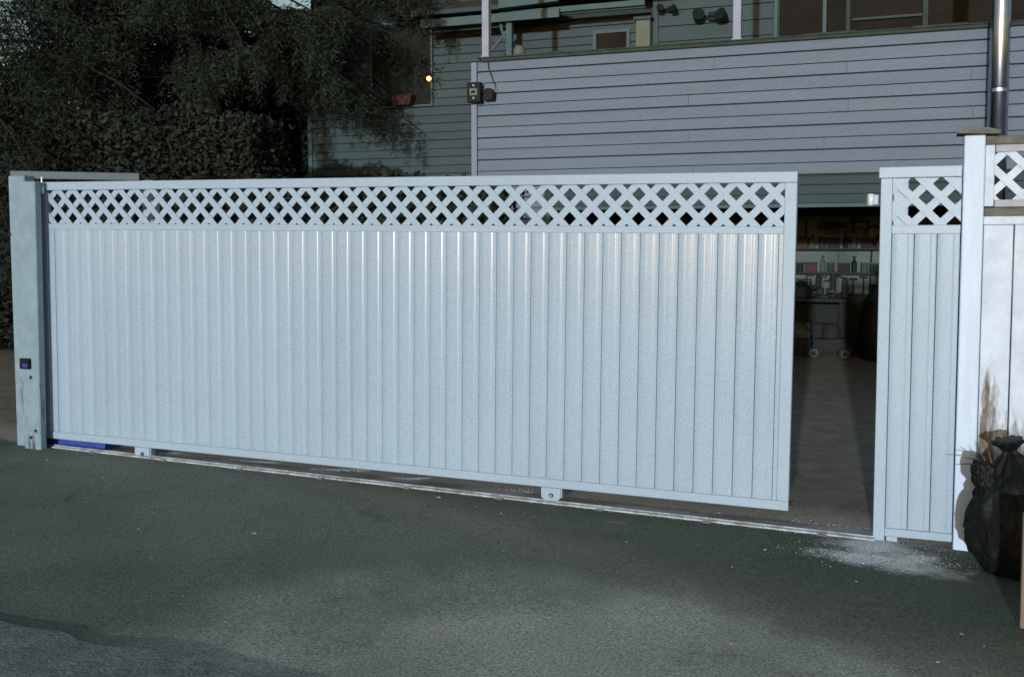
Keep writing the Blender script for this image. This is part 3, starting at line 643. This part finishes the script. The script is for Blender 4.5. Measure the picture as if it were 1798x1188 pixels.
# tools hanging on the pegboard
def tool(nm, lab, s, z, f, group='tools on the pegboard'):
    t_ = g_thing(nm, lab, nm.replace('_', ' '), s, 9.545, z, group=group); f(t_)
def handsaw(t_):
    MB().prism([(0, 0), (.32, .03), (.32, .10), (0, .13)], 0, .006).build('blade', M['dull'], t_); MB().box(-.10, -.002, -.008, .016, .0, .13, .012).build('handle', M['red'], t_)
def hammer(t_):
    MB().tube([(0, 0, 0), (0, 0, -.30)], .013, 6).build('handle', M['dull'], t_); MB().box(-.055, .055, -.015, .015, .001, .035, .004).build('head', M['black'], t_)
def wrench(t_):
    MB().box(-.012, .012, -.005, .005, -.24, 0, .003).build('shaft', M['dull'], t_); MB().torus((0, 0, .025), .022, .008, 'y', 10, 5).build('ring', M['dull'], t_)
def level(t_):
    MB().box(0, .46, -.012, .012, 0, .05, .003).build('body', M['red'], t_); MB().box(.2, .26, -.0145, -.0125, .012, .038, .001).build('vial', M['card'], t_)
tool('hand_saw', 'hand saw with red handle hanging high on the garage pegboard', -.60, 1.80, handsaw)
tool('spirit_level', 'long dull red spirit level on the garage pegboard', -.62, 1.735, level)
tool('hammer', 'dark hammer hanging under the lower garage shelf', -.20, 1.09, hammer)
tool('mallet', 'short dark mallet hanging right of the hammer in the garage', -.06, 1.12, hammer)
tool('wrench', 'dark wrench hanging high near the right end of the pegboard', -.02, 1.88, wrench)
tool('pipe_wrench', 'dark wrench hanging high near the left end of the pegboard', -.86, 1.90, wrench)
def coil(t_):
    for k_ in range(4): MB().torus((0, .012 * k_, 0), .13 - .006 * (k_ % 2), .011, 'y', 20, 5).build('loop', M['dull'], t_)
def shovel(t_):
    MB().tube([(0, 0, 0), (.02, 0, .95)], .014, 6).build('shaft', M['dull'], t_); MB().prism([(-.09, -.02), (-.08, -.24), (0, -.30), (.08, -.24), (.09, -.02)], -.01, .012).build('blade', M['dull'], t_)
    MB().tube([(-.05, 0, .96), (.09, 0, .96)], .016, 6).build('grip', M['black'], t_)
def square(t_):
    MB().box(0, .28, -.003, .003, 0, .035).build('tongue', M['card'], t_); MB().box(0, .035, -.003, .003, .0355, .2).build('blade', M['card'], t_)
def clamp(t_):
    MB().box(-.01, .01, -.006, .006, -.34, 0).build('bar', M['dull'], t_); MB().box(-.01, .10, -.012, .012, .0005, .03, .003).build('top_jaw', M['red'], t_); MB().box(.0105, .10, -.012, .012, -.22, -.19, .003).build('sliding_jaw', M['red'], t_)
def drill(t_):
    MB().box(-.10, .09, -.03, .03, 0, .07, .012).build('body', M['dull'], t_); MB().box(-.08, -.03, -.025, .025, -.12, -.0005, .008).build('grip', M['dull'], t_); MB().tube([(.09, 0, .035), (.17, 0, .035)], .012, 6).build('chuck', M['black'], t_)
tool('hose_coil', 'dark coil of hose hanging at the right end of the pegboard', .06, 1.72, coil)
tool('cord_coil', 'dark coil of cord hanging below the shelves, left of the hammer', -.42, 1.02, coil)
tool('garden_shovel', 'dark shovel standing upside down against the pegboard, left of the sack', .02, .62, shovel)
tool('carpenter_square', 'pale L-shaped square on the pegboard above the shelves', -.30, 1.80, square)
tool('bar_clamp', 'long dark clamp with red jaws hanging left of the cord coil', -.66, 1.12, clamp)
tool('bar_clamp', 'dark clamp with red jaws hanging at the far left below the shelf', -.84, 1.14, clamp)
tool('drill', 'dark hand drill on the pegboard just left of the high wrench', -.16, 1.90, drill)
for i_, (s_, z_, a_, b_, mm, lb_) in enumerate(((-.98, .852, .16, .12, 'red', 'dull red toolbox at the left end of the workbench'), (-.70, .283, .26, .20, 'dull', 'dark carton on the lower shelf of the workbench'), (-1.02, .283, .22, .26, 'shelf', 'grey-green carton beside the dark one under the workbench'))):
    o_ = g_thing('toolbox' if i_ == 0 else 'carton', lb_, 'toolbox' if i_ == 0 else 'box', s_, 9.05, z_)
    MB().box(0, a_, 0, .2, 0, b_, .004).build('body', M[mm], o_); MB().box(-.004, a_ + .004, -.004, .204, b_ + .0005, b_ + .015, .003).build('lid', M['dull'], o_)
for i_, (s_, h_) in enumerate(((-.66, .30), (-.56, .22), (-.46, .34), (-.30, .26))):
    o_ = g_thing('storage_jar', ('tall', 'short', 'tallest', 'middling')[i_] + ' dark jar among the clutter at the back of the workbench', 'jar', s_, 9.40, .852)
    MB().lathe([(.04, 0), (.045, .02), (.045, h_ - .03), (.03, h_)], 10).build('body', M[('dull', 'peg', 'dull', 'shelf')[i_]], o_); MB().lathe([(.034, 0), (.034, .02)], 10).build('lid', M['black'], o_, (0, 0, h_ + .0005))
# workbench with vice, mower, box
wb_ = g_thing('workbench', 'dark cluttered workbench against the back wall of the garage', 'workbench', -1.6, 9.0, 0)
MB().box(0, 1.35, 0, .5, .80, .85, .006).build('bench_top', M['dull'], wb_)
for a, b in ((.04, .04), (1.25, .04), (.04, .42), (1.25, .42)): MB().box(a, a + .06, b, b + .06, .0, .80).build('leg', M['dull'], wb_)
MB().box(.1, 1.24, .05, .45, .25, .28).build('lower_shelf', M['dull'], wb_)
vi = g_thing('bench_vice', 'black bench vice on the workbench in the garage', 'vice', -.55, 9.1, .852)
MB().box(-.06, .06, -.05, .05, 0, .05, .005).build('base', M['black'], vi); MB().box(-.10, -.01, -.04, .04, .0505, .14, .006).build('fixed_jaw', M['black'], vi); MB().box(.015, .05, -.04, .04, .06, .14, .006).build('moving_jaw', M['black'], vi); MB().tube([(.05, 0, .09), (.14, 0, .09)], .012, 8).build('screw', M['steel'], vi)
ge = g_thing('generator', 'dark engine with a frame standing on the workbench', 'engine', -.98, 9.0, .852)
MB().lathe([(.10, 0), (.13, .02), (.13, .16), (.08, .20), (.04, .24)], 14).build('engine_block', M['dull'], ge, (.1, .15, 0)); MB().tube([(-.05, 0, 0), (-.05, 0, .26), (.25, 0, .26), (.25, 0, 0)], .012, 6).build('frame', M['black'], ge); MB().tube([(.2, .15, .1), (.34, .15, .18)], .03, 8).build('exhaust', M['dull'], ge)
pb = g_thing('pale_box', 'pale box in the garage left of the mower', 'box', -.92, 8.85, gz(-.9))
MB().box(0, .20, 0, .18, .255, .46, .003).build('carton', M['card'], pb); MB().box(.03, .15, -.003, -.0005, .31, .36).build('printed_band', M['peg'], pb)
MB().box(-.02, .22, -.01, .2, 0, .25, .004).build('crate', M['dull'], pb)
mw = g_thing('push_mower', 'dark push mower with a pale-rimmed wheel inside the garage', 'mower', -.36, 8.7, gz(-.3))
MB().prism([(-.32, .12), (-.28, .26), (.10, .28), (.16, .12)], 0, .42).build('deck', M['dull'], mw)
MB().lathe([(.12, 0), (.13, .10), (.09, .18), (.05, .20)], 14).build('engine', M['dull'], mw, (-.08, .2, .28))
for a, b, rr in ((.12, -.03, .085), (-.28, -.03, .085), (.12, .45, .085), (-.28, .45, .085)):
    wl = MB().torus((a, b, rr + (.16 if a > 0 and b < 0 else 0) * 0), rr - .018, .018, 'y', 18, 6).build('wheel', M['rubber'], mw)
    MB().torus((a, b - .012, rr), .045, .009, 'y', 16, 5).build('rim', M['tealtrim'], wl)
MB().tube([(-.25, .05, .24), (-.55, .05, .62), (-.75, .05, .84), (-.75, .37, .84), (-.55, .37, .62), (-.25, .37, .24)], .014, 6).build('handle', M['dull'], mw)
sb = g_thing('leaf_bag', 'dark bulging sack standing at the right side of the garage', 'sack', .14, 8.9, gz(.1))
MB().lathe([(.16, 0), (.22, .1), (.24, .35), (.20, .6), (.16, .8), (.06, .95), (.09, 1.02)], 14).build('sack', M['bag'], sb, smooth=True)

# ------------------------------------------------------------------ black bags and timber, near right corner
def crumple(mb_fn, name, mat, parent, loc, amp, seed, fr_=9.0, sub=2):
    from mathutils import noise as mn
    bm = bmesh.new(); bmesh.ops.create_icosphere(bm, subdivisions=5, radius=1.0)
    for v in bm.verts:
        p = Vector(mb_fn(v.co.copy()))
        q = v.co * 2.2 + Vector((seed, seed * 1.7, 0))
        h = mn.fractal(q * .8, 1.1, 2.0, 3) * 0.6 + (1 - abs(mn.noise(q * 2.1))) * 0.5 - abs(mn.noise(Vector((q.x * 3, q.y * 3, q.z * .9)))) * .5
        v.co = p + v.co * amp * h
    for f in bm.faces: f.smooth = True
    me = bpy.data.meshes.new(name); bm.to_mesh(me); bm.free(); me.materials.append(mat)
    return obj(name, me, parent, loc)
b1 = thing('rubbish_bag', 'big black plastic rubbish bag full of twigs leaning by the foot of the white post', 'bag', 1.065, -0.36, gz(1.0), group='black rubbish bags'); b1.scale = (.94, .94, .94)
def f1(c):
    z = (c.z + 1) / 2; r = 0.225 * (1 - 0.30 * z) * (1.0 if z < .78 else max(.28, 1 - (z - .78) * 3.0)); return (c.x * r * 1.02 + .02 * z, c.y * r * .9, z * .60)
crumple(f1, 'sack', M['bag'], b1, (0, 0, -.01), .050, 3.1)
def pleats(prof, seg, depth, seed):                    # gathered plastic: a neck with irregular pleats
    r_ = random.Random(seed); ph = [r_.uniform(.55, 1.45) for _ in range(seg)]; m_ = MB(); rings = []
    for q, (rad_, z_) in enumerate(prof):
        rings.append([m_.bm.verts.new(((rad_ * (1 + (depth * ph[k] if k % 2 else -depth * ph[k]))) * math.cos(6.2832 * k / seg + .05 * q), (rad_ * (1 + (depth * ph[k] if k % 2 else -depth * ph[k]))) * math.sin(6.2832 * k / seg + .05 * q), z_ + .012 * ph[k] * (q / len(prof)))) for k in range(seg)])
    for a_, b_ in zip(rings, rings[1:]):
        for k in range(seg): m_.bm.faces.new((a_[k], a_[(k + 1) % seg], b_[(k + 1) % seg], b_[k]))
    m_.bm.faces.new(rings[-1]); return m_
pleats([(.115, 0), (.070, .04), (.036, .075), (.030, .09), (.050, .115), (.075, .135), (.060, .142)], 22, .13, 3).build('tied_neck', M['bag'], b1, (0.0, 0, .545), (R(8), R(-10), 0))
def f3(c): return (c.x * .060, c.y * .055, .085 * c.z - .03 * c.x)
crumple(f3, 'sagging_fold', M['bag'], b1, (-0.125, -.04, .50), .018, 5.7)
for i, (a, e, ln) in enumerate(((195, -2, .12), (150, 35, .08), (165, 12, .10), (140, 55, .07), (200, 20, .07), (120, 60, .09), (100, 70, .06))):
    st = Vector((-.15 + .01 * i, -.06, .565 + .006 * (i % 3)))
    dr = Vector((math.cos(R(a)) * math.cos(R(e)), -.2, math.sin(R(e)))) * ln
    MB().tube([st, st + dr * .6 + Vector((0, 0, .004)), st + dr], [.004, .0028, .0012], 5).build('twig', M['twig'] if i % 2 else M['dull'], b1)
b2 = thing('rubbish_bag', 'second black rubbish bag, cut off by the right edge of the picture', 'bag', 1.36, -0.40, gz(1.3), group='black rubbish bags')
def f4(c):
    z = (c.z + 1) / 2; r = 0.23 * (1 - 0.22 * z); return (c.x * r, c.y * r * .9, z * .62)
crumple(f4, 'sack', M['bag'], b2, (0, 0, -.01), .055, 7.7)
tb = thing('timber_plank', 'upright tan timber plank in front of the bags at the right edge', 'plank', 1.05, -1.09, gz(1.05), rz=R(4))
MB().box(0, .14, 0, .035, 0, .475, .003).build('plank', M['tanwood'], tb)

# ------------------------------------------------------------------ loose bits on the asphalt
def litter():
    V, Fc = [], []
    for i in range(150):
        s_ = random.uniform(-5.2, 1.2); d_ = random.uniform(-2.6, -.08) if i % 4 else random.uniform(.05, .5)
        r = random.uniform(.003, .008) * (2.2 if i % 17 == 0 else 1); z = gz(s_) + .003 + (0.010 if d_ < -.35 else 0); a = random.uniform(0, 6.3); n = len(V)
        for k in range(5):
            q = a + k * 1.257; rr = r * random.uniform(.6, 1.2); V.append((s_ + rr * math.cos(q) * 1.4, d_ + rr * math.sin(q), z + random.uniform(0, .003)))
        V.append((s_, d_, z + r * .7))
        for k in range(5): Fc.append((n + k, n + (k + 1) % 5, n + 5))
    me = bpy.data.meshes.new('litter'); me.from_pydata(V, [], Fc); me.materials.append(M['leaflitter'])
    tag(obj('litter', me, None, G0, (0, 0, YAW)), 'scattered bits of gravel and dry leaf on the asphalt', 'litter', kind='stuff')
litter()

def crumbs():
    V, Fc = [], []
    def put(s_, d_, r):
        z = gz(s_) - .001 + (.004 if d_ < -.3 else 0); n = len(V); a = random.uniform(0, 6.3); h = r * random.uniform(.6, 1.1)
        for k in range(4): V.append((s_ + r * math.cos(a + k * 1.571) * random.uniform(.7, 1.2), d_ + r * math.sin(a + k * 1.571) * random.uniform(.7, 1.2), z))
        V.append((s_ + random.uniform(-.3, .3) * r, d_ + random.uniform(-.3, .3) * r, z + h))
        for k in range(4): Fc.append((n + k, n + (k + 1) % 4, n + 4))
    g = random.gauss
    for (a, b, a2, b2, w_, n) in ((-3.35, .05, -2.75, .30, .022, 900), (-2.62, .05, -2.30, .26, .016, 700), (-4.1, .06, -3.4, .24, .022, 900), (-4.75, .07, -4.2, .2, .02, 500), (-2.0, .06, -1.55, .20, .025, 700), (-1.2, .06, -.4, .15, .025, 900), (-.4, .05, .40, .08, .02, 900), (.0, .12, .42, .10, .05, 700)):
        for _ in range(n):
            f = random.random(); put(a + (a2 - a) * f + g(0, .01), b + (b2 - b) * f + g(0, w_), random.uniform(.002, .0055))
    for _ in range(9000): put(random.uniform(-5.1, .42), abs(g(0, .018)) + .032, random.uniform(.002, .005))
    for _ in range(900): put(random.uniform(-5.1, .42), -.034 - abs(g(0, .012)), random.uniform(.0015, .004))
    for _ in range(5200):
        k = random.random(); put(.50 + g(0, .17) - .1 * k, -.28 + g(0, .10) + .1 * k, random.uniform(.0010, .0030))
    for _ in range(1200): put(.55 + g(0, .14), .02 + g(0, .06), random.uniform(.001, .0035))
    for _ in range(60): put(.45 + g(0, .22), -.25 + g(0, .12), random.uniform(.003, .007))
    me = bpy.data.meshes.new('concrete_crumbs'); me.from_pydata(V, [], Fc); me.materials.append(pm('chalky_concrete', (0.62, 0.66, 0.72), (0.45, 0.44, 0.42), 25, rough=.95, grain=.2))
    tag(obj('concrete_crumbs', me, None, G0, (0, 0, YAW)), 'chalky concrete crumbs strewn along the track and round the fixed panel foot', 'rubble', kind='stuff')
crumbs()

# ------------------------------------------------------------------ trees and hedges
def leaf_quads(C, ln, wd, droop=0.5, spread=1.0):
    n = len(C)
    d = rng.normal(size=(n, 3)) * spread; d[:, 2] = d[:, 2] * .5 - droop
    d /= np.linalg.norm(d, axis=1)[:, None]
    u = rng.normal(size=(n, 3)); u -= (u * d).sum(1)[:, None] * d; u /= np.linalg.norm(u, axis=1)[:, None]
    L_ = (ln * rng.uniform(.6, 1.4, n))[:, None]; Wd = (wd * rng.uniform(.6, 1.3, n))[:, None]
    v = np.empty((n, 4, 3)); v[:, 0] = C - u * Wd * .25; v[:, 1] = C + d * L_ * .55 - u * Wd * .5; v[:, 2] = C + d * L_; v[:, 3] = C + d * L_ * .45 + u * Wd * .5
    return v.reshape(-1, 3), np.arange(4 * n).reshape(n, 4)
# thin spots in the crowns where the sky shows through (azimuth, elevation as seen from the drive, half sizes in degrees)
def ray_gap(P, gaps):
    k = np.zeros(len(P), bool)
    A = np.degrees(np.arctan2(P[:, 0], P[:, 1])); E = np.degrees(np.arctan2(P[:, 2] - 1.58, np.hypot(P[:, 0], P[:, 1])))
    for az, el, ra, re in gaps:
        k |= (((A - az) / ra) ** 2 + ((E - el) / re) ** 2 < 1) & (rng.uniform(0, 1, len(P)) < .96)
    return k
GAPS = [(-12.2, 13.7, 1.7, 1.25), (-13.5, 12.9, .6, .5), (-10.2, 13.4, .9, .5), (-15.1, 10.9, .50, .42), (-16.4, 10.5, .40, .32), (-17.2, 10.7, .34, .36), (-19.9, 10.2, .6, .28), (-26.9, 13.0, 1.3, 1.2)]
def conifer(name, label, base_, H, rad, limbs, seed, zmin=1.5, core=9000, spray=46, per=22, tr=.22, lean=0.0):
    r = np.random.default_rng(seed)
    t_ = bpy.data.objects.new(name, None); COL.objects.link(t_); t_.location = base_; tag(t_, label, 'tree')
    MB().tube([(0, 0, -.1), (0.03, 0, H * .3), (-.04, .03, H * .65), (0, 0, H)], [tr, tr * .8, tr * .45, .03], 10).build('trunk', M['bark'], t_, smooth=True)
    lb = MB(); C = []
    for i in range(limbs):
        z = zmin + (H * .96 - zmin) * (i + r.uniform(0, 1)) / limbs; az = i * 2.399 + r.uniform(-.3, .3)
        prof = min(1.0, (z / H) / .22 + .55) * (1 - (z / H) ** 1.6 * .8)
        Ln = rad * prof * r.uniform(.75, 1.1) * (1 + (lean if z > 4.9 else -.10 if lean else 0) * max(0, math.cos(az + .15)))
        pts = [np.array([0, 0, z]) + np.array([math.cos(az), math.sin(az), 0]) * Ln * f + np.array([0, 0, .12 * Ln * math.sin(f * 2.2) - .34 * Ln * f * f]) for f in np.linspace(0, 1, 6)]
        lb.tube(pts, [.035, .03, .024, .018, .012, .006], 5, False)
        for j in range(spray):
            f = r.uniform(.12, 1.02) ** .8; q = f * 5; k_ = min(int(q), 4); p = pts[k_] + (pts[k_ + 1] - pts[k_]) * (q - k_)
            side = r.uniform(-1, 1) * .42 * Ln * (1.05 - f) ** .5 * .8; p = p + np.array([-math.sin(az), math.cos(az), 0]) * side - np.array([0, 0, abs(side) * .3])
            h = r.uniform(.18, .55) * (1 if r.uniform() < .8 else 1.5)
            tt = r.uniform(0, 1, per) ** .8
            w_ = .055 * (1 - tt * .75)
            C.append(p + np.stack([r.normal(size=per) * w_, r.normal(size=per) * w_, -tt * h], 1))
    a = r.uniform(0, 6.283, core); zz = r.uniform(zmin, H * .9, core); rr = rad * .82 * (1 - (zz / H) ** 1.6 * .85) * np.sqrt(r.uniform(0, 1, core))
    C.append(np.stack([np.cos(a) * rr * (1 + np.where(zz > 4.9, lean, -lean * .3) * .8 * (np.cos(a) > 0)), np.sin(a) * rr, zz + .25 * (zz < zmin + .6)], 1))
    C = np.concatenate(C)
    C = C[~ray_gap(C + np.array(base_), GAPS)]
    lb.build('branches', M['bark'], t_)
    v, f = leaf_quads(C, .085, .015, .75)
    obj('crown', np_mesh('crown', v, f, M['leaf']), t_)
conifer('drooping_conifer', 'big dark drooping conifer in front of the house, branch tips over the side wall', (-4.75, 15.3, gz(-5)), 10.5, 3.75, 120, 3, zmin=3.95, core=130000, spray=85, per=34, lean=0.30)
conifer('dark_conifer', 'dark conifer filling the left background above the old white post', (-7.4, 13.6, gz(-8)), 9.6, 3.0, 80, 5, zmin=1.0, core=50000, spray=55, per=30)
conifer('slim_conifer', 'dark narrow conifer between the two large ones, above the lattice', (-5.9, 17.6, gz(-8)), 9.5, 2.4, 60, 8, zmin=0.8, core=40000, spray=40, per=26)
def hedge(name, label, s0, s1, d0, d1, z1, n, mat):
    o = thing(name, label, 'hedge', s0, d0, gz(s0))
    L_, D_ = s1 - s0, d1 - d0
    C = rng.uniform(0, 1, (n, 3)); C[:, 0] *= L_; C[:, 1] *= D_
    C[:, 1] = np.where(rng.uniform(0, 1, n) < .5, C[:, 1] ** 2 / max(D_, .01) * .6, C[:, 1])
    top = z1 + .05 * np.sin(C[:, 0] * 4.1) + .04 * np.sin(C[:, 0] * 9.3 + 1)
    C[:, 2] = top * (1 - (1 - C[:, 2]) ** 1.0 * .98)
    v, f = leaf_quads(C, .075, .05, .0)
    obj('foliage', np_mesh('foliage', v, f, mat), o)
    mb = MB()
    for k_ in range(int(L_ / .5)): mb.tube([(.25 + k_ * .5, D_ / 2, -.05), (.27 + k_ * .5, D_ / 2 + .03, z1 * .8)], [.03, .012], 5)
    mb.build('stems', M['bark'], o)
hedge('clipped_hedge', 'dark clipped hedge behind the left half of the sliding gate', -7.2, -2.75, 2.4, 3.3, 1.98, 42000, M['leaf2'])
hedge('tall_hedge', 'tall dark flat-topped hedge at the far left edge against the sky', -19.0, -9.5, 9.5, 11.0, 5.0, 140000, M['leaf2'])

hedge('laurel_hedge', 'high dark hedge in the gap beneath the conifers, left of the house corner', -12.5, -8.75, 9.5, 10.8, 5.0, 110000, M['leaf2'])
hedge('dark_shrub', 'low dense dark shrub hiding the conifer trunks, just above the lattice', -11.2, -6.7, 4.5, 5.5, 3.0, 60000, M['leaf2'])
# neighbour's gable roof beyond the trees
nh = thing('neighbour_house', 'dark neighbouring house beyond the conifers with a low sloping roof', 'house', -19.5, 15.6, 0)
MB().box(4.6, 16.0, 0, 7, -.1, 6.30).build('wall', M['shingle'], nh)
for i in range(24):
    a_, b_ = 4.0 + i * .5, 4.0 + (i + 1) * .5 + .03
    MB().prism([(a_, 6.18 + i * .13), (b_, 6.18 + (i + 1) * .13), (b_, 6.28 + (i + 1) * .13), (a_, 6.32 + i * .13)], -.4, 7.4).build('shingle_course', M['shingle'], nh)
MB().prism([(4.7, 6.31), (16.0, 6.31), (16.0, 9.15)], .01, 6.9).build('gable', M['shingle'], nh)
